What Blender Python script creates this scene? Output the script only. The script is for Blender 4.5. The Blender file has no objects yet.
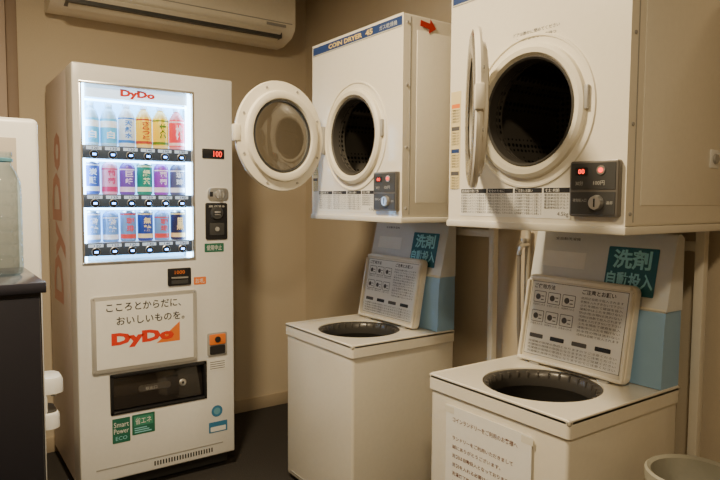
import bpy, bmesh, math, random
from mathutils import Matrix, Vector
random.seed(4)
rad=math.radians
S=bpy.context.scene
COL=S.collection

# ---------------------------------------------------------------- materials
MATS={}
def mat(name,col,rough=.5,metal=0,em=None,es=0,var=.04,bump=0,scale=30,coat=0):
    if name in MATS: return MATS[name]
    m=bpy.data.materials.new(name); m.use_nodes=True
    nt=m.node_tree; N=nt.nodes; L=nt.links
    b=N['Principled BSDF']
    tc=N.new('ShaderNodeTexCoord'); nz=N.new('ShaderNodeTexNoise'); nz.inputs['Scale'].default_value=scale
    nz.inputs['Detail'].default_value=4
    L.new(tc.outputs['Object'],nz.inputs['Vector'])
    mx=N.new('ShaderNodeMix'); mx.data_type='RGBA'
    mx.inputs[6].default_value=(*[c*(1-var) for c in col],1)
    mx.inputs[7].default_value=(*[min(1,c*(1+var)) for c in col],1)
    L.new(nz.outputs['Fac'],mx.inputs[0]); L.new(mx.outputs[2],b.inputs['Base Color'])
    b.inputs['Roughness'].default_value=rough; b.inputs['Metallic'].default_value=metal
    if coat: b.inputs['Coat Weight'].default_value=coat
    if em:
        b.inputs['Emission Color'].default_value=(*em,1); b.inputs['Emission Strength'].default_value=es
    if bump:
        bp=N.new('ShaderNodeBump'); bp.inputs['Strength'].default_value=bump; bp.inputs['Distance'].default_value=.002
        L.new(nz.outputs['Fac'],bp.inputs['Height']); L.new(bp.outputs['Normal'],b.inputs['Normal'])
    MATS[name]=m; return m
def glass(name,tint,gl=.12,rough=.03,k=.6):
    if name in MATS: return MATS[name]
    m=bpy.data.materials.new(name); m.use_nodes=True
    nt=m.node_tree; N=nt.nodes; L=nt.links
    for n in list(N):
        if n.type=='BSDF_PRINCIPLED': N.remove(n)
    o=[n for n in N if n.type=='OUTPUT_MATERIAL'][0]
    t=N.new('ShaderNodeBsdfTransparent')
    lw=N.new('ShaderNodeLayerWeight'); lw.inputs[0].default_value=.25
    mc=N.new('ShaderNodeMix'); mc.data_type='RGBA'; mc.inputs[6].default_value=(*tint,1); mc.inputs[7].default_value=(*[c**3*.85 for c in tint],1)
    L.new(lw.outputs['Facing'],mc.inputs[0]); L.new(mc.outputs[2],t.inputs[0])
    g=N.new('ShaderNodeBsdfGlossy'); g.inputs['Roughness'].default_value=rough
    ml=N.new('ShaderNodeMath'); ml.operation='MULTIPLY_ADD'; ml.inputs[1].default_value=k; ml.inputs[2].default_value=gl
    L.new(lw.outputs['Facing'],ml.inputs[0])
    x=N.new('ShaderNodeMixShader'); L.new(ml.outputs[0],x.inputs[0]); L.new(t.outputs[0],x.inputs[1]); L.new(g.outputs[0],x.inputs[2])
    L.new(x.outputs[0],o.inputs[0]); MATS[name]=m; return m
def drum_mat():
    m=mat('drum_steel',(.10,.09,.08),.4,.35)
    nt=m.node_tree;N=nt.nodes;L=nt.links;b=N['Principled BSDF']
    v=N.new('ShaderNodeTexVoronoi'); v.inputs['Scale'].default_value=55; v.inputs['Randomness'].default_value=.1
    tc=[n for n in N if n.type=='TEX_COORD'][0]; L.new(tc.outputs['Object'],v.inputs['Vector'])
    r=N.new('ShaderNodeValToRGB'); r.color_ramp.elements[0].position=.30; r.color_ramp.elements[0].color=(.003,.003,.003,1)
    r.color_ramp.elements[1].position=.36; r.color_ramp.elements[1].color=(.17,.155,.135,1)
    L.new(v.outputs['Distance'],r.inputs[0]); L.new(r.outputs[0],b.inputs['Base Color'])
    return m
CREAM=mat('cream_enamel',(.82,.77,.66),.28,bump=.03,scale=60,coat=.35)
CREAM2=mat('cream_plastic',(.77,.72,.60),.4,bump=.03,scale=80)
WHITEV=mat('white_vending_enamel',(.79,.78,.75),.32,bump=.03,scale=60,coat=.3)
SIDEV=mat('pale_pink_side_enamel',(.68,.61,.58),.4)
WHITE=mat('white_paper',(.82,.81,.77),.6)
WPL=mat('white_plastic',(.78,.78,.76),.35)
INK=mat('black_ink',(.02,.02,.025),.6)
BRINK=mat('reddish_brown_ink',(.16,.06,.04),.6)
GREYINK=mat('grey_ink',(.09,.085,.085),.6)
RED=mat('red_ink',(.72,.04,.015),.5)
REDF=mat('faded_red_ink',(.62,.33,.27),.5)
ORANGE=mat('orange_sticker',(.80,.20,.03),.5)
BLACK=mat('black_plastic',(.015,.015,.017),.3)
DARK=mat('dark_grey_plastic',(.05,.05,.05),.4)
GREY=mat('grey_plastic',(.35,.34,.32),.4)
SILVER=mat('silver_metal',(.7,.69,.67),.3,.9)
STEELD=mat('dark_chrome_cover',(.32,.30,.27),.22,.85)
NAVY=mat('navy_print',(.02,.05,.17),.5)
GOLD=mat('gold_print',(.75,.55,.18),.45)
GREEN=mat('green_sticker',(.02,.14,.09),.5)
CYANST=mat('cyan_lettering',(.30,.68,.74),.5)
TEALD=mat('dark_teal_sticker',(.012,.13,.18),.5)
BLUEP=mat('light_blue_enamel',(.29,.48,.70),.4)
RUBBER=mat('black_rubber',(.02,.02,.02),.6)
DRUM=drum_mat()
LEDR=mat('red_led',(.3,0,0),.4,em=(1,.03,.01),es=4)
LEDB=mat('blue_led',(.1,.2,.5),.4,em=(.10,.35,1),es=14)
GLOW=mat('display_backlight',(.4,.7,.95),.5,em=(.22,.58,1),es=3.4)
TUBE=mat('led_tube',(.9,.95,1),.5,em=(.36,.68,1),es=16)
GPANE=glass('clear_pane',(.98,.985,1),.01,k=.15)
GDOOR=glass('smoked_door_glass',(.62,.62,.61),.06,k=.4)
GBOT=glass('clear_bottle_glass',(.85,.93,.985),.05,k=.4)

# ---------------------------------------------------------------- builder
RX90=Matrix.Rotation(rad(90),4,'X')
def FRONT(x=0,y=0,z=0): return Matrix.Translation((x,y,z))@RX90
class B:
    def __init__(s,T=None): s.bm=bmesh.new(); s.mats=[]; s.T=T or Matrix()
    def add(s,t,m):
        if m not in s.mats: s.mats.append(m)
        i=s.mats.index(m)
        for f in t.faces: f.material_index=i
        t.transform(s.T)
        me=bpy.data.meshes.new('t'); t.to_mesh(me); t.free(); s.bm.from_mesh(me); bpy.data.meshes.remove(me); return s
    def box(s,x0,x1,y0,y1,z0,z1,m,bev=0,seg=2,omit=()):
        t=bmesh.new(); bmesh.ops.create_cube(t,size=1)
        for v in t.verts: v.co=((x0+x1)/2+v.co.x*(x1-x0),(y0+y1)/2+v.co.y*(y1-y0),(z0+z1)/2+v.co.z*(z1-z0))
        if omit:
            t.normal_update()
            bmesh.ops.delete(t,geom=[f for f in t.faces if any(f.normal.dot(Vector(o))>.9 for o in omit)],context='FACES')
        if bev: bmesh.ops.bevel(t,geom=[e for e in t.edges if len(e.link_faces)==2],offset=bev,segments=seg,affect='EDGES',profile=.5)
        return s.add(t,m)
    def rbox(s,x0,x1,y0,y1,z0,z1,r,m,bev=0,n=6):
        pts=[]
        r=min(r,(x1-x0)*.47,(y1-y0)*.47)
        for cx,cy,a in ((x1-r,y1-r,0),(x0+r,y1-r,90),(x0+r,y0+r,180),(x1-r,y0+r,270)):
            for k in range(n+1):
                q=rad(a+90*k/n); pts.append((cx+r*math.cos(q),cy+r*math.sin(q)))
        return s.prism(pts,z0,z1,m,bev)
    def prism(s,pts,z0,z1,m,bev=0):
        t=bmesh.new(); lo=[t.verts.new((x,y,z0)) for x,y in pts]; hi=[t.verts.new((x,y,z1)) for x,y in pts]
        n=len(pts); t.faces.new(lo[::-1]); top=t.faces.new(hi)
        for i in range(n): t.faces.new((lo[i],lo[(i+1)%n],hi[(i+1)%n],hi[i]))
        bmesh.ops.recalc_face_normals(t,faces=t.faces)
        if bev: bmesh.ops.bevel(t,geom=list(top.edges),offset=bev,segments=2,affect='EDGES',profile=.5)
        return s.add(t,m)
    def lathe(s,prof,m,c=(0,0,0),n=56,M=None):
        t=bmesh.new(); rings=[]
        for r,z in prof:
            rings.append([t.verts.new((c[0]+r*math.cos(2*math.pi*k/n),c[1]+r*math.sin(2*math.pi*k/n),c[2]+z)) for k in range(n)])
        for a,b in zip(rings,rings[1:]):
            for k in range(n): t.faces.new((a[k],a[(k+1)%n],b[(k+1)%n],b[k]))
        bmesh.ops.remove_doubles(t,verts=t.verts,dist=1e-6)
        bmesh.ops.recalc_face_normals(t,faces=t.faces)
        if M: t.transform(M)
        return s.add(t,m)
    def cyl(s,x,y,r,z0,z1,m,n=32): return s.lathe([(0,z0),(r,z0),(r,z1),(0,z1)],m,(x,y,0),n)
    def tube(s,pts,r,m,n=10):
        t=bmesh.new(); P=[Vector(p) for p in pts]; prev=None; up=Vector((.13,.21,.97)).normalized()
        for i,p in enumerate(P):
            d=(P[min(i+1,len(P)-1)]-P[max(i-1,0)]).normalized()
            a=d.cross(up)
            if a.length<.05: a=d.cross(Vector((1,0,0)))
            a.normalize(); b=d.cross(a)
            ring=[t.verts.new(p+r*(a*math.cos(2*math.pi*k/n)+b*math.sin(2*math.pi*k/n))) for k in range(n)]
            if prev:
                for k in range(n): t.faces.new((prev[k],prev[(k+1)%n],ring[(k+1)%n],ring[k]))
            else: t.faces.new(ring[::-1])
            prev=ring
        t.faces.new(prev)
        bmesh.ops.recalc_face_normals(t,faces=t.faces)
        return s.add(t,m)
    def quad(s,x0,x1,y0,y1,z,m):
        t=bmesh.new(); t.faces.new([t.verts.new(p) for p in ((x0,y0,z),(x1,y0,z),(x1,y1,z),(x0,y1,z))]); return s.add(t,m)
    def holeplate(s,x0,x1,y0,y1,cx,cy,r,z,m,n=64):
        A=[2*math.pi*k/n for k in range(n)]+[math.atan2(y-cy,x-cx)%(2*math.pi) for x in (x0,x1) for y in (y0,y1)]
        A=sorted(set(A)); t=bmesh.new(); I=[];O=[]
        for a in A:
            c,q=math.cos(a),math.sin(a); ts=[]
            if c>1e-9: ts.append((x1-cx)/c)
            if c<-1e-9: ts.append((x0-cx)/c)
            if q>1e-9: ts.append((y1-cy)/q)
            if q<-1e-9: ts.append((y0-cy)/q)
            k=min(ts); I.append(t.verts.new((cx+r*c,cy+r*q,z))); O.append(t.verts.new((cx+k*c,cy+k*q,z)))
        for i in range(len(A)):
            j=(i+1)%len(A); t.faces.new((I[i],O[i],O[j],I[j]))
        return s.add(t,m)
    def gridplate(s,x0,x1,y0,y1,holes,depth,m,bev=.006):
        xs=sorted({x0,x1,*[h[0] for h in holes],*[h[1] for h in holes]}); ys=sorted({y0,y1,*[h[2] for h in holes],*[h[3] for h in holes]})
        t=bmesh.new(); V={}
        def v(x,y,z):
            k=(round(x,5),round(y,5),z)
            if k not in V: V[k]=t.verts.new((x,y,z))
            return V[k]
        def solid(i,j):
            if i<0 or j<0 or i>=len(xs)-1 or j>=len(ys)-1: return False
            cx=(xs[i]+xs[i+1])/2; cy=(ys[j]+ys[j+1])/2
            return not any(h[0]<cx<h[1] and h[2]<cy<h[3] for h in holes)
        for i in range(len(xs)-1):
            for j in range(len(ys)-1):
                if not solid(i,j): continue
                a,b,c,d=xs[i],xs[i+1],ys[j],ys[j+1]
                t.faces.new((v(a,c,0),v(b,c,0),v(b,d,0),v(a,d,0)))
                for (ii,jj),(p,q) in (((i-1,j),((a,d),(a,c))),((i+1,j),((b,c),(b,d))),((i,j-1),((a,c),(b,c))),((i,j+1),((b,d),(a,d)))):
                    if not solid(ii,jj): t.faces.new((v(*p,0),v(*p,-depth),v(*q,-depth),v(*q,0)))
        bmesh.ops.recalc_face_normals(t,faces=t.faces)
        if bev:
            es=[e for e in t.edges if len(e.link_faces)==2 and e.calc_face_angle()>.5]
            bmesh.ops.bevel(t,geom=es,offset=bev,segments=3,affect='EDGES',profile=.5)
        return s.add(t,m)
    def text(s,body,x0,x1,y0,y1,m,z=.0008,M=None,bold=0):
        cu=bpy.data.curves.new('t','FONT'); cu.body=body; cu.size=1; cu.resolution_u=2; cu.offset=bold
        ob=bpy.data.objects.new('t',cu); COL.objects.link(ob)
        bpy.context.view_layer.update()
        me=bpy.data.meshes.new_from_object(ob.evaluated_get(bpy.context.evaluated_depsgraph_get()))
        bpy.data.objects.remove(ob); bpy.data.curves.remove(cu)
        t=bmesh.new(); t.from_mesh(me); bpy.data.meshes.remove(me)
        if len(t.verts)==0: t.free(); return s
        ax=min(v.co.x for v in t.verts); bx=max(v.co.x for v in t.verts); ay=min(v.co.y for v in t.verts); by=max(v.co.y for v in t.verts)
        for v in t.verts: v.co=(x0+(v.co.x-ax)/(bx-ax+1e-9)*(x1-x0),y0+(v.co.y-ay)/(by-ay+1e-9)*(y1-y0),z)
        if M: t.transform(M)
        return s.add(t,m)
    def obj(s,name,parent=None,label=None,smooth=35):
        me=bpy.data.meshes.new(name); s.bm.to_mesh(me); s.bm.free()
        for m in s.mats: me.materials.append(m)
        for p in me.polygons: p.use_smooth=True
        me.set_sharp_from_angle(angle=rad(smooth))
        o=bpy.data.objects.new(name,me); COL.objects.link(o)
        if parent: o.parent=parent
        if label: o['label']=label
        return o
def thing(name,label,cat,loc,rot=0,group=None):
    e=bpy.data.objects.new(name,None); e.empty_display_size=.1; COL.objects.link(e)
    e.location=loc; e.rotation_euler=(0,0,rad(rot)); tag(e,label,cat,group); return e
def tag(o,label,cat,group=None):
    o['label']=label; o['category']=cat
    if group: o['group']=group
def struct(name,x0,x1,y0,y1,z0,z1,m,bev=0):
    b=B(); b.box(x0,x1,y0,y1,z0,z1,m,bev); o=b.obj(name); o['kind']='structure'; return o

# ---------------------------------------------------------------- room
WALL=mat('beige_wallpaper',(.58,.495,.375),.85,var=.05,bump=.4,scale=220)
WALLB=mat('low_bounce_wallpaper',(.30,.25,.19),.85,var=.05,bump=.4,scale=220)  # brown for the unseen walls, set dark to cut bounced light
WALLP=mat('pinkish_door_paint',(.50,.40,.33),.7,var=.03)
FLOOR=mat('dark_carpet',(.028,.024,.021),.9,var=.35,bump=.6,scale=150)
CEIL=mat('low_bounce_ceiling',(.50,.46,.38),.9)  # unseen ceiling, toned down from white to lower the ambient fill
BASE=mat('tan_baseboard',(.44,.36,.26),.6)
X0,X1,Y0,Y1,H=-1.3,1.96,-1.4,3.36,2.5
struct('floor',X0-.1,X1+.1,Y0-.1,Y1+.1,-.1,0,FLOOR)
struct('ceiling',X0-.1,X1+.1,Y0-.1,Y1+.1,H,H+.1,CEIL)
struct('wall_back',X0-.1,X1+.1,Y1,Y1+.1,0,H,WALL)
struct('wall_right',X1,X1+.1,Y0,Y1,0,H,WALL)
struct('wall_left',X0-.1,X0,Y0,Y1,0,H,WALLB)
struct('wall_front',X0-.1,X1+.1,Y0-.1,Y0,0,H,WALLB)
struct('baseboard_back',.42,X1,Y1-.012,Y1,0,.075,BASE,.002)
struct('baseboard_right',X1-.012,X1,Y0,Y1-.012,0,.075,BASE,.002)
struct('door_1',-.6,.34,Y1-.03,Y1,0,2.2,WALLP,.003)
struct('trim_1',.34,.385,Y1-.05,Y1,0,2.3,mat('brown_trim',(.26,.19,.14),.6),.004)

# ---------------------------------------------------------------- vending machine
VX,VY=.497,2.683
vm=thing('vending_machine','tall white drink vending machine with lit bottle display and poster','vending machine',(VX+.34,VY,0))
W=.68;HT=1.81
F0=FRONT(-.34,0,0)
win=(.035,.487,1.0085,1.73); slot=(.123,.544,.355,.527)
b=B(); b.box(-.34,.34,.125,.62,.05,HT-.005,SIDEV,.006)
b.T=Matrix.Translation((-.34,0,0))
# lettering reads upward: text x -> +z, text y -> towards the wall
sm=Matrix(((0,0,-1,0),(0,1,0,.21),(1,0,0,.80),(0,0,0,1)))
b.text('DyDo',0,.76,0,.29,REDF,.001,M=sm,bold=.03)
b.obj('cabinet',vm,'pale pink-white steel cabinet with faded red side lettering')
b=B(F0); b.gridplate(0,W,.075,HT,[win,slot],.12,WHITEV,.007)
door=b.obj('front_door',vm)
b=B(F0)
wx0,wx1,wz0,wz1=win
b.box(wx0-.004,wx1+.004,wz0-.004,wz1+.004,-.124,-.118,GLOW)
b.box(wx0,wx1,wz1-.050,wz1,-.03,-.018,mat('header_panel',(.8,.86,.9),.5,em=(.48,.74,1),es=1.8))
for x in (wx0+.001,wx1-.013): b.box(x,x+.012,wz0,wz1,-.05,-.012,TUBE)
for z in (wz1-.055,1.4285,1.2285): b.box(wx0+.014,wx1-.014,z-.006,z+.001,-.05,-.035,TUBE)
cx=.261
b.text('DyDo',cx-.072,cx+.072,wz1-.045,wz1-.007,RED,-.017,bold=.06)
case=b.obj('display_case',vm,'backlit display recess with a red logo header')
fr=B(F0)
t=.01
for (x0,x1,z0,z1) in ((wx0-t,wx1+t,wz1,wz1+t),(wx0-t,wx1+t,wz0-t,wz0),(wx0-t,wx0,wz0,wz1),(wx1,wx1+t,wz0,wz1)):
    fr.box(x0,x1,z0,z1,-.004,.005,SILVER,.002)
fr.obj('window_trim',case)
g=B(F0); g.quad(wx0,wx1,wz0,wz1,-.004,GPANE); g.obj('glass_pane',case)
rails=[1.462,1.262,1.062]
PRICE=['120','130','140']
cols=[.080+.0722*i for i in range(6)]
btn=None
for r,z in enumerate(rails):
    s=B(F0)
    s.box(wx0,wx1,z+.018,z+.024,-.117,-.012,WPL)
    s.box(wx0,wx1,z-.030,z+.024,-.020,-.010,mat('rail_grey',(.08,.11,.17),.35,.3),.002)
    for c in cols:
        s.box(c-.029,c+.029,z+.006,z+.019,-.010,-.0085,mat('price_tag',(.6,.7,.8),.5,em=(.40,.65,1),es=.5))
        s.text(random.choice(PRICE),c-.008,c+.018,z+.008,z+.017,NAVY,-.0080,bold=.02)
    s.obj('product_shelf',case)
    for c in cols:
        if btn is None:
            q=B(RX90); q.lathe([(0,.004),(.013,.004),(.016,.001),(.016,-.006)],BLACK,n=24); q.lathe([(.0165,-.004),(.0165,.0015),(.018,.0005),(.018,-.004)],SILVER,n=24)
            q.box(-.007,.007,-.004,.004,.004,.0045,LEDB)
            btn=q.obj('selection_button',case); o=btn
        else:
            o=btn.copy(); COL.objects.link(o); o.parent=case
        o.location=(-.34+c,.010-.004,z-.013)
# poster
px0,px1,pz0,pz1=.0515,.498,.541,.864
p=B(F0)
p.rbox(px0,px1,pz0,pz1,0,.008,.012,mat('poster_frame_silver',(.62,.60,.56),.3,.5),.002)
p.box(px0+.018,px1-.018,pz0+.018,pz1-.018,.008,.0095,WHITE)
p.text('こころとからだに、',.110,.425,.797,.833,INK,.0102,bold=.014)
p.text('おいしいものを。',.150,.440,.738,.774,INK,.0102,bold=.014)
p.prism([(.315,.643),(.418,.643),(.418,.728)],.0095,.0100,ORANGE)
p.text('DyDo',.128,.392,.640,.706,RED,.0104,bold=.06)
for x,z in ((px0+.01,pz0+.01),(px1-.01,pz0+.01),(px0+.01,pz1-.01),(px1-.01,pz1-.01)): p.cyl(x,z,.004,.008,.010,GREY,16)
p.obj('poster',vm,'white advertising poster in a silver frame')
# delivery slot
sx0,sx1,sz0,sz1=slot
p=B(F0); p.box(sx0,sx1,sz0,sz1,-.118,-.11,BLACK)
for (a,c,d,e) in ((sx0,sx1,sz1-.012,sz1),(sx0,sx1,sz0,sz0+.012),(sx0,sx0+.012,sz0,sz1),(sx1-.012,sx1,sz0,sz1)): p.box(a,c,d,e,-.05,.004,BLACK,.002)
ds=p.obj('delivery_slot',vm,'dark recessed delivery slot')
p=B(F0@Matrix.Translation((0,sz1-.014,-.03))@Matrix.Rotation(rad(-8),4,'X')@Matrix.Translation((0,-sz1+.014,0)))
p.box(sx0+.014,sx1-.014,sz0+.016,sz1-.014,-.006,0,mat('dark_glossy_flap',(.022,.018,.016),.12,coat=.6),.002)
p.rbox(sx0+.12,sx1-.16,sz0+.075,sz1-.070,0,.0015,.01,mat('flap_sign',(.06,.052,.045),.3))
p.text('取出口',sx0+.15,sx0+.20,sz0+.079,sz0+.093,GREY,.0019)
p.lathe([(0,.006),(.012,.006),(.016,.004),(.016,0)],SILVER,(sx0+.315,sz0+.086,0),24); p.cyl(sx0+.315,sz0+.086,.006,.006,.007,BLACK,16)
p.obj('flap',ds)
p=B(F0); p.rbox(.533,.637,1.452,1.495,0,.004,.004,BLACK,.001); p.text('100',.585,.625,1.460,1.486,LEDR,.0045)
p.obj('price_display',vm,'black display with red digits')
p=B(F0); p.rbox(.555,.655,1.262,1.320,0,.006,.02,SILVER,.002); p.cyl(.61,1.291,.020,.006,.016,GREY); p.box(.603,.617,1.272,1.310,.016,.024,SILVER,.002)
p.box(.565,.580,1.280,1.302,.006,.0065,INK)
p.obj('return_lever',vm,'silver coin return lever')
p=B(F0); p.rbox(.545,.649,1.085,1.252,0,.006,.008,BLACK,.002)
p.lathe([(0,.016),(.026,.016),(.031,.010),(.031,.006)],DARK,(.597,1.205,0),32)
p.box(.583,.611,1.196,1.214,.016,.020,SILVER,.002); p.box(.577,.617,1.202,1.207,.020,.0204,BLACK)
p.rbox(.562,.632,1.105,1.160,.006,.010,.006,DARK,.001); p.cyl(.597,1.133,.010,.010,.014,GREY,24)
p.text('500 100 50 10',.560,.634,1.232,1.241,WHITE,.0065)
p.obj('coin_slot',vm,'black coin slot with silver insert')
p=B(F0); p.rbox(.540,.632,1.028,1.068,0,.001,.003,GREEN); p.text('使用中止',.55,.622,1.036,1.060,WHITE,.0015)
p.obj('sticker',vm,'green service sticker')
p=B(F0); p.rbox(.370,.474,.887,.964,0,.007,.006,BLACK,.002); p.box(.385,.459,.918,.926,.007,.012,SILVER,.001); p.rbox(.385,.459,.895,.912,.007,.009,.003,DARK)
p.text('1000',.40,.445,.938,.954,ORANGE,.0075); p.obj('bill_slot',vm,'black banknote slot')
p=B(F0); p.rbox(.488,.545,.884,.918,0,.001,.004,ORANGE); p.text('お札',.495,.538,.890,.912,WHITE,.0015); p.obj('sticker',vm,'small orange sticker')
p=B(F0); p.rbox(.548,.642,.548,.655,0,.006,.008,GREY,.002); p.rbox(.556,.634,.600,.648,.006,.010,.006,ORANGE,.001)
p.rbox(.558,.632,.555,.595,.006,.008,.006,BLACK); p.cyl(.595,.624,.014,.010,.013,BLACK,24)
p.obj('coin_return',vm,'orange and grey coin return cup')
p=B(F0); p.rbox(.553,.64,.478,.528,0,.001,.003,WHITE)
for i in range(4): p.box(.56,.632,.486+i*.01,.489+i*.01,.001,.0013,GREYINK)
p.obj('sticker',vm,'white notice sticker')
p=B(F0); p.rbox(.127,.200,.232,.338,0,.001,.003,GREEN)
p.text('Smart',.133,.194,.300,.322,WHITE,.0015); p.text('Power',.133,.194,.272,.294,WHITE,.0015); p.text('ECO',.14,.187,.244,.260,CYANST,.0015); p.obj('sticker',vm,'dark green energy sticker')
GRN2=mat('mid_green_print',(.05,.26,.17),.5)
p=B(F0); p.rbox(.208,.305,.252,.340,0,.001,.003,GREEN); p.rbox(.216,.297,.290,.332,.001,.0013,.003,GRN2); p.text('省エネ',.222,.290,.296,.326,WHITE,.0017)
for i in range(3): p.box(.218,.290-.01*i,.260+.009*i,.264+.009*i,.001,.0013,CYANST)
p.obj('sticker',vm,'green energy saving sticker')
BST=mat('blue_sticker',(.04,.20,.38),.5)
p=B(F0); p.cyl(.592,.285,.027,0,.001,BST); p.cyl(.592,.285,.016,.001,.0014,mat('blue_print',(.15,.38,.50),.5)); p.obj('sticker',vm,'round blue sticker')
p=B(F0); p.rbox(.552,.642,.185,.235,0,.001,.003,BST); p.rbox(.560,.634,.190,.212,.001,.0014,.002,WHITE); p.obj('sticker',vm,'blue and white sticker')
p=B(F0); p.box(.06,.62,.128,.134,-.001,.001,GREY)
for i in range(22): p.box(.30+i*.0125,.306+i*.0125,.096,.116,-.001,.001,BLACK)
p.obj('vent',vm)
p=B(F0); p.box(.015,.665,.012,.072,-.10,-.06,DARK); p.obj('kick_plate',vm,'dark kick plate')
foot=None
for x in (-.29,.29):
    for y in (.10,.55):
        if not foot:
            q=B(); q.cyl(0,0,.025,0,.012,DARK,20); q.cyl(0,0,.012,.012,.078,SILVER,16); foot=q.obj('foot',vm); o=foot
        else: o=foot.copy(); COL.objects.link(o); o.parent=vm
        o.location=(x,y,0)

# drinks
def glow_colm(n,c,es=.45): return mat('drink_'+n,c,.35,var=.02,coat=.3,em=c,es=es)  # drinks glow in their own colour, standing in for the display light
row1=[('pale blue',(.10,.50,.82),(.85,.9,.95),'乳酸',0),('pale blue',(.12,.46,.78),(.85,.9,.95),'乳酸',0),('white and blue',(.60,.70,.80),(.03,.20,.62),'天然水',1),('yellow',(.85,.52,.01),(.45,.05,.02),'さらっと',1),('yellow tea',(.85,.56,.01),(.10,.20,.02),'茶',1),('red and pink',(.72,.04,.07),(.9,.6,.6),'桃',1)]
row2=[('navy blue',(.03,.10,.45),(.6,.7,.9),'炭酸',0),('pink and white',(.62,.30,.48),(.5,.03,.15),'葡萄',1),('purple',(.13,.05,.36),(.75,.6,.85),'巨峰',1),('teal',(.01,.22,.17),(.7,.8,.5),'緑茶',0),('violet',(.26,.04,.44),(.8,.65,.85),'葡萄',1),('black and white',(.08,.09,.18),(.75,.75,.8),'珈琲',1)]
row3=[('blue and white',(.12,.28,.62),(.7,.75,.9),'微糖',0),('blue and white',(.34,.48,.70),(.03,.10,.5),'微糖',1),('silver blue',(.14,.28,.55),(.6,.06,.06),'珈琲',0),('navy blue',(.02,.05,.28),(.75,.6,.3),'無糖',0),('silver blue',(.14,.24,.50),(.7,.7,.85),'珈琲',1),('black',(.02,.02,.07),(.75,.5,.2),'黒',0)]
def wrap(q,s,r,z0,z1,m,half=.021):
    n=len(s); h=(z1-z0)/n
    for i,ch in enumerate(s):
        q.text(ch,-half*.75,half*.75,z1-h*(i+.92),z1-h*(i+.08),m,0,M=Matrix.Translation((0,-r,0))@RX90,bold=.03)
def bottle(c,z,d):
    e=thing('drink_bottle','%s labelled drink bottle on the lit display shelf'%d[0],'bottle',(VX+c,VY+.066,z),group='bottles on the top display shelf')
    A=glow_colm('body_'+d[0],[min(1,.30+.55*k) for k in d[1]] if not d[4] else [min(1,.18+.65*k) for k in d[1]]); C=glow_colm('lab_'+d[0],d[1]); K=glow_colm('mark_'+d[0],d[2])
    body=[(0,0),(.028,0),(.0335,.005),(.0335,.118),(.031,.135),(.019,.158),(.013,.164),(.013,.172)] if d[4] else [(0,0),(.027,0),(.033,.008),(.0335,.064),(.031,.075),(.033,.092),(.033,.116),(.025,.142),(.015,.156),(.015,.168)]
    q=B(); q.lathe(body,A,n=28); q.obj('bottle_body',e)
    q=B()
    if d[4]:
        q.lathe([(.034,.014),(.0343,.016),(.0343,.128),(.033,.131)],C,n=28)
        q.lathe([(.0345,.018),(.0345,.030)],K,n=28); q.lathe([(.0345,.118),(.0345,.124)],K,n=28)
        wrap(q,d[3],.036,.036,.114,K)
    else:
        q.lathe([(.0338,.014),(.0344,.016),(.0344,.112),(.0338,.114)],C,n=28)
        wrap(q,'白',.0360,.028,.066,K); q.lathe([(.0346,.078),(.0346,.104)],K,n=28)
    q.obj('bottle_label',e)
    q=B(); h=0 if d[4] else -.002
    q.lathe([(0,.184+h),(.013,.184+h),(.0155,.182+h),(.0155,.167+h),(0,.167+h)],glow_colm('cap',(.6,.7,.85)) if d[4] else glow_colm('bluecap',(.55,.75,.9)),n=24); q.obj('cap',e)
def can(c,z,d,h,row):
    e=thing('drink_can','%s drink can on the lit display shelf'%d[0],'can',(VX+c,VY+.066,z),group='cans on the %s display shelf'%row)
    C=glow_colm('can_'+d[0]+row,d[1]); K=glow_colm('cmark_'+d[0]+row,d[2])
    q=B()
    if d[4]:
        q.lathe([(0,0),(.027,0),(.0325,.005),(.0325,h*.76),(.029,h*.84),(.018,h*.91)],C,n=28)
        wrap(q,d[3],.034,h*.28,h*.70,K); q.lathe([(.0329,h*.08),(.0329,h*.22)],K,n=28); q.lathe([(.0329,h*.70),(.0329,h*.735)],K,n=28)
        q.obj('can_body',e)
        q=B(); q.lathe([(0,h),(.017,h),(.0185,h-.002),(.0185,h*.88),(0,h*.88)],glow_colm('capsilver',(.5,.55,.62)),n=24); q.obj('cap',e)
    else:
        q.lathe([(0,0),(.026,0),(.0325,.006),(.0325,h-.008)],C,n=28)
        wrap(q,d[3],.034,h*.30,h*.80,K)
        q.lathe([(.0329,h*.86),(.0329,h*.91)],K,n=28); q.lathe([(.0329,h*.10),(.0329,h*.24)],K,n=28)
        q.obj('can_body',e)
        q=B(); q.lathe([(.0325,h-.008),(.028,h-.001),(.028,h),(.026,h),(.026,h-.003),(0,h-.003)],SILVER,n=28); q.obj('lid',e)
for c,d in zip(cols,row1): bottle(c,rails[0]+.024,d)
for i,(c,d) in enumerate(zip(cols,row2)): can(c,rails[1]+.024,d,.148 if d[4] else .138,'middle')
for i,(c,d) in enumerate(zip(cols,row3)): can(c,rails[2]+.024,d,.142 if d[4] else .132,'bottom')

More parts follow.
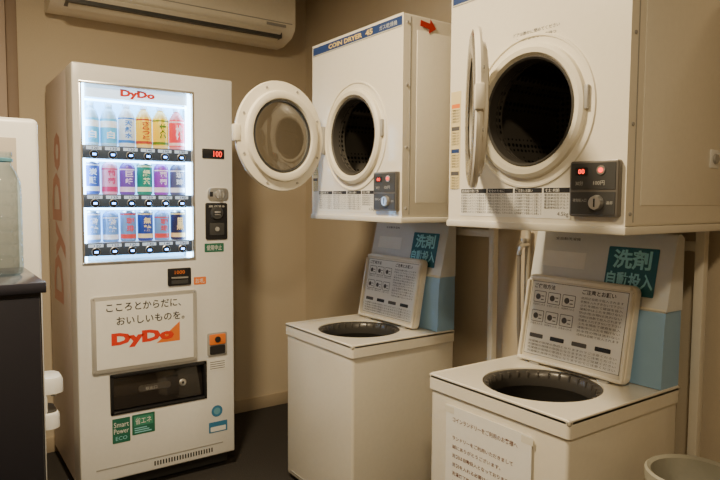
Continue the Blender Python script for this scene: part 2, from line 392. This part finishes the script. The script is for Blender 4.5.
# ---------------------------------------------------------------- air conditioner
ac=thing('air_conditioner','long cream wall-mounted air conditioner with louvred outlet','air conditioner',(1.13,Y1,2.155))
b=B(Matrix(((0,0,1,0),(1,0,0,0),(0,1,0,0),(0,0,0,1))))
prof=[(0,.02),(0,.30),(-.22,.30),(-.245,.26),(-.245,.085),(-.235,.06),(-.20,.028),(-.10,.0),(-.02,.0)]
b.prism([(x,z) for x,z in prof],-.62,.62,CREAM,.0)
b.obj('ac_body',ac)
b=B(); b.box(-.56,.54,-.236,-.12,.012,.042,DARK); b.obj('air_outlet',ac,'dark slot of the air outlet')
b=B(Matrix.Translation((0,-.205,.040))@Matrix.Rotation(rad(-34),4,'X')); b.box(-.55,.53,-.045,.045,-.026,-.020,CREAM2,.003); b.obj('louver',ac)
b=B(); b.box(-.60,.60,-.2465,-.245,.092,.097,GREY); b.rbox(.44,.56,-.2470,-.2465,.07,.085,.001,GREY); b.obj('panel_seam',ac)

# ---------------------------------------------------------------- dryers
DX=1.339; DW=.594; DH=.69; DZ=1.21
ARROW=[(-.036,-.010),(.006,-.010),(.006,-.025),(.036,0),(.006,.025),(.006,.010),(-.036,.010)]
SIDEP=Matrix(((0,0,1,0),(1,0,0,0),(0,1,0,0),(0,0,0,1)))
def dryer(yc,th,label,arrow,knob):
    e=thing('clothes_dryer',label,'dryer',(DX,yc,DZ),-90,'coin dryers on steel stands')
    hw=DW/2; cx=.008; cz=.298; D=.53
    b=B()
    b.box(-hw,hw,.0,D,0,DH,CREAM,.008,3,omit=((0,-1,0),))
    b.T=FRONT(0,0,0)
    b.holeplate(-hw,hw,0,DH,cx,cz,.150,0,CREAM)
    b.lathe([(.196,.0),(.198,.004),(.203,.004),(.205,0)],CREAM,(cx,cz,0))
    b.T=Matrix()
    b.box(hw-.001,hw+.002,.06,.47,.05,.64,CREAM,.0015)
    b.box(hw-.001,hw+.001,.030,.034,0.01,.68,GREY)
    b.box(hw-.001,hw+.001,.500,.503,0.01,.68,GREY)
    for y in (.018,.515):
        for z in (.03,.24,.45,.66): b.lathe([(0,.003),(.004,.003),(.005,0)],GREY,n=14,M=Matrix.Translation((hw,y,z))@Matrix.Rotation(rad(90),4,'Y'))
    if knob:
        b.box(hw,hw+.006,.385,.43,.15,.20,WPL,.003); b.lathe([(0,.012),(.012,.012),(.014,.006)],GREY,n=20,M=Matrix.Translation((hw,.407,.175))@Matrix.Rotation(rad(90),4,'Y'))
    b.obj('dryer_body',e)
    b=B(FRONT(cx,0,cz)); b.lathe([(.178,.0),(.176,.012),(.167,.018),(.154,.016),(.146,.006),(.142,-.01),(.136,-.03)],CREAM2)
    b.lathe([(.147,.0065),(.143,.011),(.138,.006),(.134,-.03)],mat('dark_seal',(.05,.045,.04),.6))
    b.obj('porthole_ring',e)
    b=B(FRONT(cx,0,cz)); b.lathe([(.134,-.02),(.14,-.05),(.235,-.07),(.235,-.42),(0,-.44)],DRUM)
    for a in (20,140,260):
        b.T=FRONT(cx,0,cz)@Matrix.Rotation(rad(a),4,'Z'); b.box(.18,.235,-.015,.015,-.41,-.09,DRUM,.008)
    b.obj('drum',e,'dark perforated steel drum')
    # door
    R0=.208
    Td=Matrix.Translation((cx-.212,-.010,cz))@Matrix.Rotation(rad(-th),4,'Z')@RX90
    b=B(Td@Matrix.Translation((R0+.002,0,0)))
    b.lathe([(.200,.010),(.206,.006),(R0,-.002),(.205,-.008),(.172,-.010),(.168,-.022),(.158,-.025),(.142,-.021),(.136,-.008),(.132,.004)],CREAM)
    b.lathe([(.134,.008),(.150,.013),(.185,.014),(.200,.010)],STEELD)
    for k in range(8):
        a=rad(22.5+45*k); b.cyl(.189*math.cos(a),.189*math.sin(a),.0045,-.012,-.008,GREY,12)
    b.box(.188,.214,-.03,.03,-.012,.012,CREAM2,.004)
    dr=b.obj('dryer_door',e,'round cream door standing open, dark metal outside')
    b=B(Td@Matrix.Translation((R0+.002,0,0))); b.lathe([(0,-.028),(.06,-.027),(.11,-.020),(.136,-.006)],GDOOR); b.lathe([(.1365,-.004),(.1365,-.014),(.130,-.017),(.128,-.010)],DARK); b.obj('door_glass',dr)
    b=B(FRONT(cx-.212,0,cz)); b.box(-.012,.012,-.055,.055,0,.014,GREY,.003); b.box(-.006,.006,-.035,-.02,.014,.020,SILVER,.001); b.box(-.006,.006,.02,.035,.014,.020,SILVER,.001); b.obj('hinge',e,'grey door hinge')
    b=B(FRONT(.188,0,.315)); b.box(-.006,.006,-.03,.03,0,.010,GREY,.003); b.obj('latch',e,'grey door latch')
    # coin box
    b=B(FRONT(0,0,0)); x0,x1,z0,z1=.154,.286,.022,.158
    b.rbox(x0,x1,z0,z1,0,.016,.006,mat('coinbox_grey',(.20,.19,.18),.3,.6),.003)
    b.box(x0+.006,x1-.006,z0+.066,z1-.006,.016,.0175,DARK)
    PR=mat('grey_white_print',(.5,.49,.46),.5)
    b.text('30分',x0+.018,x0+.040,z0+.076,z0+.087,PR,.018)
    b.text('100円',x0+.068,x0+.098,z0+.076,z0+.087,PR,.018)
    b.rbox(x0+.018,x0+.052,z0+.100,z0+.120,.0175,.019,.003,BLACK); b.text('00',x0+.026,x0+.044,z0+.104,z0+.116,LEDR,.0194,bold=.02)
    b.cyl(x0+.088,z0+.112,.011,.0175,.020,SILVER,24); b.cyl(x0+.088,z0+.112,.006,.020,.0215,LEDR,16)
    b.box(x0+.006,x1-.006,z0+.006,z0+.060,.016,.0175,DARK)
    b.lathe([(0,.028),(.016,.028),(.019,.0175)],SILVER,(x0+.078,z0+.034,0),24); b.box(x0+.076,x0+.080,z0+.024,z0+.044,.028,.0285,BLACK)
    b.text('硬貨投入口',x0+.012,x0+.050,z0+.036,z0+.044,PR,.018); b.text('返却',x0+.104,x0+.120,z0+.030,z0+.038,PR,.018)
    b.obj('coin_box',e,'dark coin box with red lamps and metal coin knob')
    # instruction plate
    b=B(FRONT(0,0,0)); b.box(-.245,.148,.014,.096,0,.001,WHITE)
    for (a,c2,s) in ((-.242,-.140,'乾燥機の使い方'),(-.134,-.040,'安全のために'),(-.034,.058,'ご注意とお願い'),(.064,.144,'仕様')):
        b.box(a,c2,.081,.094,.001,.0013,INK); b.text(s,a+.004,c2-.03,.083,.092,WHITE,.0016)
    for k in range(7):
        z=.072-.0082*k
        b.text('洗濯物を入れてドアを閉めます',-.242,-.140,z,z+.0064,INK,.0014)
        b.text('衣類は必ず脱水してから入れる',-.134,-.040,z,z+.0064,INK,.0014)
        b.text('火気厳禁です取扱いに注意して',-.034,.058,z,z+.0064,INK,.0014)
        if k<5: b.text('電源単相百ボルト',.066,.142,z,z+.0064,INK,.0014)
    b.text('4.5kg',.108,.142,.018,.032,INK,.0014)
    b.obj('instruction_plate',e,'white instruction strip with small black print')
    b=B(FRONT(0,0,0)); b.box(-.292,-.250,.095,.39,0,.001,mat('yellowish_sticker',(.72,.60,.32),.5))
    for k in range(4):
        b.box(-.288,-.254,.340-.068*k,.352-.068*k,.001,.0013,[ORANGE,GREYINK,NAVY,GREYINK][k])
        for j in range(5): b.text('ご使用前に必ず',-.288,-.254,.330-.068*k-.0085*j,.336-.068*k-.0085*j,INK,.0014)
    b.obj('sticker',e,'tall yellowish warning sticker with small print')
    b=B(FRONT(0,0,0)); b.box(-.290,.290,.645,.680,0,.0015,NAVY); b.box(-.290,.290,.645,.649,.0015,.002,mat('strip_line',(.55,.52,.42),.4))
    b.text('COIN DRYER',-.17,.06,.655,.673,GOLD,.0022,bold=.04); b.text('ガス乾燥機',.165,.265,.655,.671,mat('pale_print',(.6,.62,.62),.5),.0024)
    b.text('45',.080,.125,.654,.674,GOLD,.0023,bold=.04)
    b.obj('name_strip',e,'dark blue strip with gold lettering')
    if not arrow:
        b=B(FRONT(0,0,0)); b.text('ドアは静かに閉めてください',-.05,.10,.505,.515,GREYINK,.0006); b.text('回転が止まるまで待つ',-.04,.09,.490,.499,GREYINK,.0006); b.obj('printed_notice',e)
    else:
        b=B(Matrix.Translation((hw+.002,.108,.660))@SIDEP@Matrix.Rotation(rad(-8),4,'Z'))
        b.prism(ARROW,0.0005,.0015,mat('dark_red_sticker',(.50,.02,.01),.5)); b.obj('sticker',e,'red arrow sticker')
    return e
dryer((2.2457+1.6399)/2,80,'cream coin dryer with its round door swung wide open',True,False)
dryer((1.4116+.8232)/2,42,'cream coin dryer with its round door half open',False,True)

# stands
POLE=mat('cream_painted_steel',(.70,.66,.57),.4,bump=.03)
for yc in ((2.2457+1.6399)/2,(1.4116+.8232)/2):
    e=thing('dryer_stand','cream steel stand carrying a coin dryer above a washer','stand',(DX,yc,0),-90,'steel dryer stands')
    b=B(); b.box(-.302,.302,-.006,.58,1.190,1.21,POLE,.004); b.obj('tray',e)
    for x in (-.205,.205):
        b=B(); b.box(x-.014,x+.014,.545,.573,.004,1.192,POLE,.003); b.box(x-.03,x+.03,.53,.588,0,.004,POLE); b.obj('leg',e)
    b=B(); b.box(-.192,.192,.552,.566,1.12,1.15,POLE,.003); b.obj('crossbar',e)
    b=B(); b.box(-.192,.192,.552,.566,.10,.13,POLE,.003); b.obj('crossbar',e)

# ---------------------------------------------------------------- washers
TUBR=mat('dark_tub_rim',(.07,.065,.06),.3,.2); TUBD=mat('tub_steel',(.05,.046,.042),.35,.5)
def washer(yc,label,paper):
    e=thing('washing_machine',label,'washing machine',(1.3195,yc,0),-90,'top-loading coin washers')
    hw=.268; ZT=.712; D=.54; tx,ty=.012,.212
    b=B(); b.box(-hw+.006,hw-.006,.006,D,.02,ZT-.045,CREAM,.012,3,omit=((0,0,1),))
    b.box(-hw+.04,hw-.04,.004,.007,.04,.045,GREY)
    b.obj('washer_body',e)
    b=B()
    b.holeplate(-hw+.012,hw-.012,.012,D-.012,tx,ty,.178,ZT,CREAM)
    b.box(-hw,hw,0,D,ZT-.048,ZT,CREAM,.012,4,omit=((0,0,1),(0,0,-1)))
    for (x0,x1,y0,y1) in ((-hw,hw,0,.014),(-hw,-hw+.014,0,D),(hw-.014,hw,0,D),(-hw,hw,D-.014,D)):
        b.box(x0,x1,y0,y1,ZT-.016,ZT+.002,CREAM,.006,3)
    b.lathe([(.178,0),(.176,-.010)],CREAM2,(tx,ty,ZT))
    b.obj('top_deck',e)
    b=B(); b.lathe([(.178,-.004),(.172,-.005),(.164,-.012),(.158,-.030),(.160,-.06)],TUBR,(tx,ty,ZT)); b.lathe([(.158,-.055),(.164,-.08),(.164,-.42),(0,-.43)],TUBD,(tx,ty,ZT))
    for k in range(30):
        a=2*math.pi*k/30; b.T=Matrix.Translation((tx,ty,ZT))@Matrix.Rotation(a,4,'Z'); b.box(.158,.172,-.003,.003,-.028,-.008,mat('grey_rib',(.12,.11,.10),.3,.4),.001)
    b.T=Matrix.Translation((tx,ty,ZT)); b.lathe([(0,-.36),(.02,-.365),(.05,-.40),(.10,-.42)],TUBR)
    b.obj('tub',e,'dark wash tub')
    for x in (-.2,.2):
        for y in (.06,.48):
            b=B(); b.cyl(x,y,.022,0,.024,DARK,20); b.obj('foot',e)
    # lid
    T=Matrix.Translation((-.018,.376,ZT+.006))@Matrix.Rotation(rad(80),4,'X')
    b=B(T); lw=.203; lh=.302
    b.rbox(-lw,lw,0,lh,-.026,0,.024,CREAM,.005)
    for (x0,x1,y0,y1) in ((-lw+.014,lw-.014,lh-.018,lh-.005),(-lw+.004,lw-.004,.004,.016),(-lw+.004,-lw+.016,.012,lh-.022),(lw-.016,lw-.004,.012,lh-.022)):
        b.box(x0,x1,y0,y1,-.002,.012,CREAM,.004,3)
    lid=b.obj('lid',e,'raised cream lid')
    b=B(T); b.box(-lw+.022,lw-.022,.026,lh-.024,0,.0007,GREYINK); b.box(-lw+.0235,lw-.0235,.0275,lh-.0255,0,.001,WHITE)
    z=.0014
    b.text('ご使用方法',-.170,-.085,.254,.270,INK,z,bold=.02)
    b.text('ご注意とお願い',.02,.14,.254,.270,INK,z,bold=.02)
    for r in range(2):
        for k in range(3):
            x=-.168+.058*k; y=.205-.066*r
            b.rbox(x,x+.050,y,y+.040,.001,.0014,.004,GREYINK); b.rbox(x+.002,x+.048,y+.002,y+.038,.0014,.0016,.003,WHITE)
            b.cyl(x+.018,y+.02,.010,.0016,.0018,GREYINK,20); b.box(x+.030,x+.042,y+.010,y+.013,.0016,.0018,GREYINK); b.box(x+.030,x+.042,y+.022,y+.025,.0016,.0018,GREYINK)
            b.text('お金を入れる' if (r+k)%2 else '洗濯物を入れる',x,x+.05,y-.010,y-.003,GREYINK,z)
    for k in range(11):
        y=.238-.0118*k
        b.text(['洗剤は自動で投入されます','衣類を入れすぎないで下さい','ふたを閉めて硬貨を投入','運転中はふたを開けない','防水性の物は洗わない'][k%5],.018,.168,y,y+.008,GREYINK,z)
    for k in range(4):
        b.rbox(-.165+.085*k,-.11+.085*k,.084,.098,.001,.0014,.003,INK if k%2 else GREYINK)
    for k in range(4): b.text('洗濯機の故障の原因となりますのでご注意ください',-.168,.168,.068-.0115*k,.0755-.0115*k,GREYINK,z)
    b.obj('instruction_sheet',lid,'white washing instructions with small black print and icons')
    for x in (-.13,.13):
        b=B(T); b.box(x-.02,x+.02,-.010,.012,-.014,.004,GREY,.003); b.obj('hinge',lid)
    # back column (moulded housing)
    b=B(SIDEP); b.prism([(.440,ZT+.002),(.538,ZT+.002),(.538,.945),(.4535,.945),(.446,.90)],-.240,.262,BLUEP,0)
    b.prism([(.4535,.940),(.448,.947),(.4535,.954),(.46,.954),(.46,.940)],-.240,.262,CREAM2,0)
    b.obj('detergent_box',e,'light blue detergent feeder housing')
    b=B(SIDEP); b.prism([(.4500,.945),(.538,.945),(.538,1.160),(.520,1.172),(.506,1.172),(.498,1.164)],-.243,.265,mat('white_panel',(.68,.69,.68),.4),0)
    b.obj('back_panel',e)
    a=math.atan2(.048,.219)
    Ts=Matrix.Translation((0,.4500,.945))@Matrix.Rotation(rad(90)-a,4,'X')
    b=B(Ts)
    b.rbox(.050,.218,.036,.185,.0005,.0015,.004,TEALD); b.text('洗剤',.070,.198,.116,.178,CYANST,.002,bold=.03)
    b.text('自動投入',.056,.212,.056,.106,CYANST,.002,bold=.03)
    b.obj('sticker',e,'dark teal detergent sticker with light cyan lettering')
    b=B(Ts); b.text('全自動洗濯機',-.16,-.06,.195,.205,GREYINK,.001); b.box(-.20,-.03,.10,.155,.0005,.001,WHITE); b.obj('nameplate',e)
    if paper:
        b=B(FRONT(0,-.001,0)); b.box(-.180,.152,.30,.636,0,.0015,WHITE)
        L=['コインランドリーをご利用のお客様へ','','ランドリーをご利用いただきまして','誠にありがとうございます。','洗剤は自動投入となっておりますので','洗剤を入れる必要はございません。','洗濯終了後はすみやかに洗濯物を','お取り出しくださいますよう','ご協力お願いいたします。']
        for i,s in enumerate(L):
            if s: b.text(s,-.150,(-.150+.0150*len(s)),.588-.028*i,.601-.028*i+(.003 if i==0 else 0),BRINK,.002,bold=.01)
        for x,z in ((-.165,.62),(.137,.62)): b.box(x-.02,x+.02,z-.008,z+.012,.0015,.0019,mat('clear_tape',(.75,.72,.62),.2))
        b.obj('paper_notice',e,'white printed paper notice')
    return e
washer((2.4445+1.914)/2,'cream top-loading coin washer with open lid, by the back wall',False)
washer((1.4783+.9383)/2,'cream top-loading coin washer with open lid and paper notice',True)

# ---------------------------------------------------------------- plumbing
PIPE=mat('dull_white_pipe',(.52,.48,.40),.5)
e=thing('water_pipe','white wall water pipe with metal tap behind the washers','pipe',(X1-.03,1.59,.5))
b=B(); b.tube([(0,0,-.5),(0,0,.2),(0,0,.66)],.011,PIPE); b.obj('pipe',e)
b=B(); b.tube([(0,0,.60),(-.03,0,.60),(-.045,0,.59),(-.048,0,.56)],.011,SILVER); b.lathe([(0,.0),(.016,.0),(.016,.012),(0,.012)],SILVER,(-.02,0,.612),16); b.obj('tap',e)
b=B(); b.tube([(-.048,0,.56),(-.048,0,.45),(-.048,-.005,.28),(-.045,-.02,.1),(-.04,-.03,-.1)],.008,mat('grey_hose',(.20,.18,.16),.6)); b.obj('hose',e)

# ---------------------------------------------------------------- trash bin
e=thing('trash_bin','round pale cream trash bin with a liner beside the washer','trash bin',(1.60,.765,0))
OL=mat('pale_bin_plastic',(.42,.40,.32),.5)
b=B(); b.lathe([(0,0),(.085,0),(.09,.01),(.104,.555),(.108,.57),(.114,.57),(.114,.560),(.106,.555)],OL); b.lathe([(.104,.565),(.085,.02),(0,.02)],DARK); b.obj('bin_body',e)
b=B()
b.lathe([(.116,.545),(.117,.572),(.111,.577),(.102,.570),(.098,.53),(.088,.20),(0,.18)],mat('pale_bag',(.36,.35,.29),.35,bump=1.0,scale=25),n=40); b.obj('bin_liner',e,'pale bin liner folded over the rim')

# ---------------------------------------------------------------- left side furniture
e=thing('storage_cabinet','black cabinet with dark counter top','cabinet',(-.13,1.86,0))
NV=mat('black_navy_laminate',(.018,.018,.026),.35)
b=B(); b.box(-.36,.36,-.19,.19,0,1.04,NV,.003); b.obj('cabinet_body',e)
b=B(); b.box(-.37,.37,-.205,.20,1.04,1.066,mat('dark_counter',(.035,.035,.05),.2),.003); b.obj('counter_top',e)
for x0,x1 in ((-.355,-.003),(.003,.355)):
    b=B(); b.box(x0,x1,-.203,-.19,.03,1.03,NV,.003); d=b.obj('door',e)
    hx=x1-.03 if x0<-.1 else x0+.03
    b=B(); b.tube([(hx,-.203,.60),(hx,-.228,.60),(hx,-.228,.72),(hx,-.203,.72)],.005,SILVER); b.obj('handle',d)
e=thing('glass_bottle','clear bluish ribbed water bottle on the dark counter','bottle',(.168,1.86,1.067))
b=B(); pr=[(0,0),(.040,0),(.047,.006)]
for k in range(6):
    z=.018+.034*k; pr+=[(.048,z),(.048,z+.026),(.046,z+.030)]
pr+=[(.048,.222),(.046,.245),(.038,.268),(.029,.282),(.026,.290),(.026,.308),(.029,.311),(.029,.322)]
b.lathe(pr,GBOT,n=40)
b.obj('bottle_body',e)
b=B(); b.lathe([(.0262,.296),(.030,.297),(.030,.304),(.0262,.306)],mat('teal_ring',(.10,.26,.34),.3)); b.obj('neck_ring',e)

e=thing('water_server','white floor-standing water dispenser with drip tray','water dispenser',(.165,2.39,0))
INS=mat('server_inset',(.42,.38,.33),.5)
b=B(); b.box(-.15,.15,-.14,.14,0,1.525,WPL,.018,4); b.box(-.13,.085,-.1425,-.139,1.02,1.46,INS,.001); b.box(.135,.1515,-.09,.09,.45,.70,WPL,.001); b.obj('server_body',e)
b=B(Matrix.Translation((.15,0,0))); b.rbox(-.012,.056,-.07,.07,.470,.525,.034,WPL,.012); b.rbox(-.012,.018,-.06,.06,.50,.62,.014,WPL,.002); b.obj('drip_tray',e)
b=B(Matrix.Translation((.15,0,0))); b.rbox(-.002,.048,-.058,.058,.5245,.528,.024,DARK); b.obj('grate',e,'dark drip grate')
b=B(Matrix.Translation((.15,0,0))); b.rbox(-.012,.072,-.060,.060,.590,.650,.036,WPL,.018); b.cyl(.045,0,.010,.568,.592,SILVER,16); b.obj('dispensing_head',e)

b=B(); b.tube([(.135+.012*math.sin(k*.7),3.30,2.45-.12*k) for k in range(20)],.006,RUBBER); o=b.obj('power_cable'); tag(o,'black power cable hanging down the wall','cable')

# ---------------------------------------------------------------- ceiling lamps (both out of view; the rear one added as fill)
def lamp(x,y,P,size,col=(1,.80,.51)):
    e=thing('ceiling_lamp','round white ceiling lamp out of view, glowing warm','lamp',(x,y,H),group='ceiling lamps')
    b=B(); b.lathe([(size/2+.02,0),(size/2+.02,-.03),(size/2,-.035),(size/2,-.0)],WPL); b.obj('lamp_housing',e)
    L=bpy.data.lights.new('lamp_light','AREA'); L.shape='DISK'; L.size=size; L.energy=P; L.color=col
    o=bpy.data.objects.new('lamp_light',L); COL.objects.link(o); o.parent=e; o.location=(0,0,-.045)
lamp(.34,1.45,62,.22)
lamp(-.1,-.2,32,.22)  # lamp behind the camera, added to fill the machine sides

w=bpy.data.worlds.new('w'); S.world=w; w.use_nodes=True
w.node_tree.nodes['Background'].inputs[0].default_value=(.9,.7,.5,1); w.node_tree.nodes['Background'].inputs[1].default_value=.05

# ---------------------------------------------------------------- camera
pi_,ya,ro=rad(3.7266),rad(35.2913),rad(.3366)
Fv=Vector((math.sin(ya)*math.cos(pi_),math.cos(ya)*math.cos(pi_),-math.sin(pi_)))
R=Vector((math.cos(ya),-math.sin(ya),0)); U=R.cross(Fv)
R2=R*math.cos(ro)+U*math.sin(ro); U2=-R*math.sin(ro)+U*math.cos(ro)
c=bpy.data.cameras.new('camera'); c.lens=617.848/720*36; c.sensor_width=36; c.clip_start=.02
co=bpy.data.objects.new('camera',c); COL.objects.link(co)
co.matrix_world=Matrix(((R2.x,U2.x,-Fv.x,0),(R2.y,U2.y,-Fv.y,0),(R2.z,U2.z,-Fv.z,1.27),(0,0,0,1)))
S.camera=co
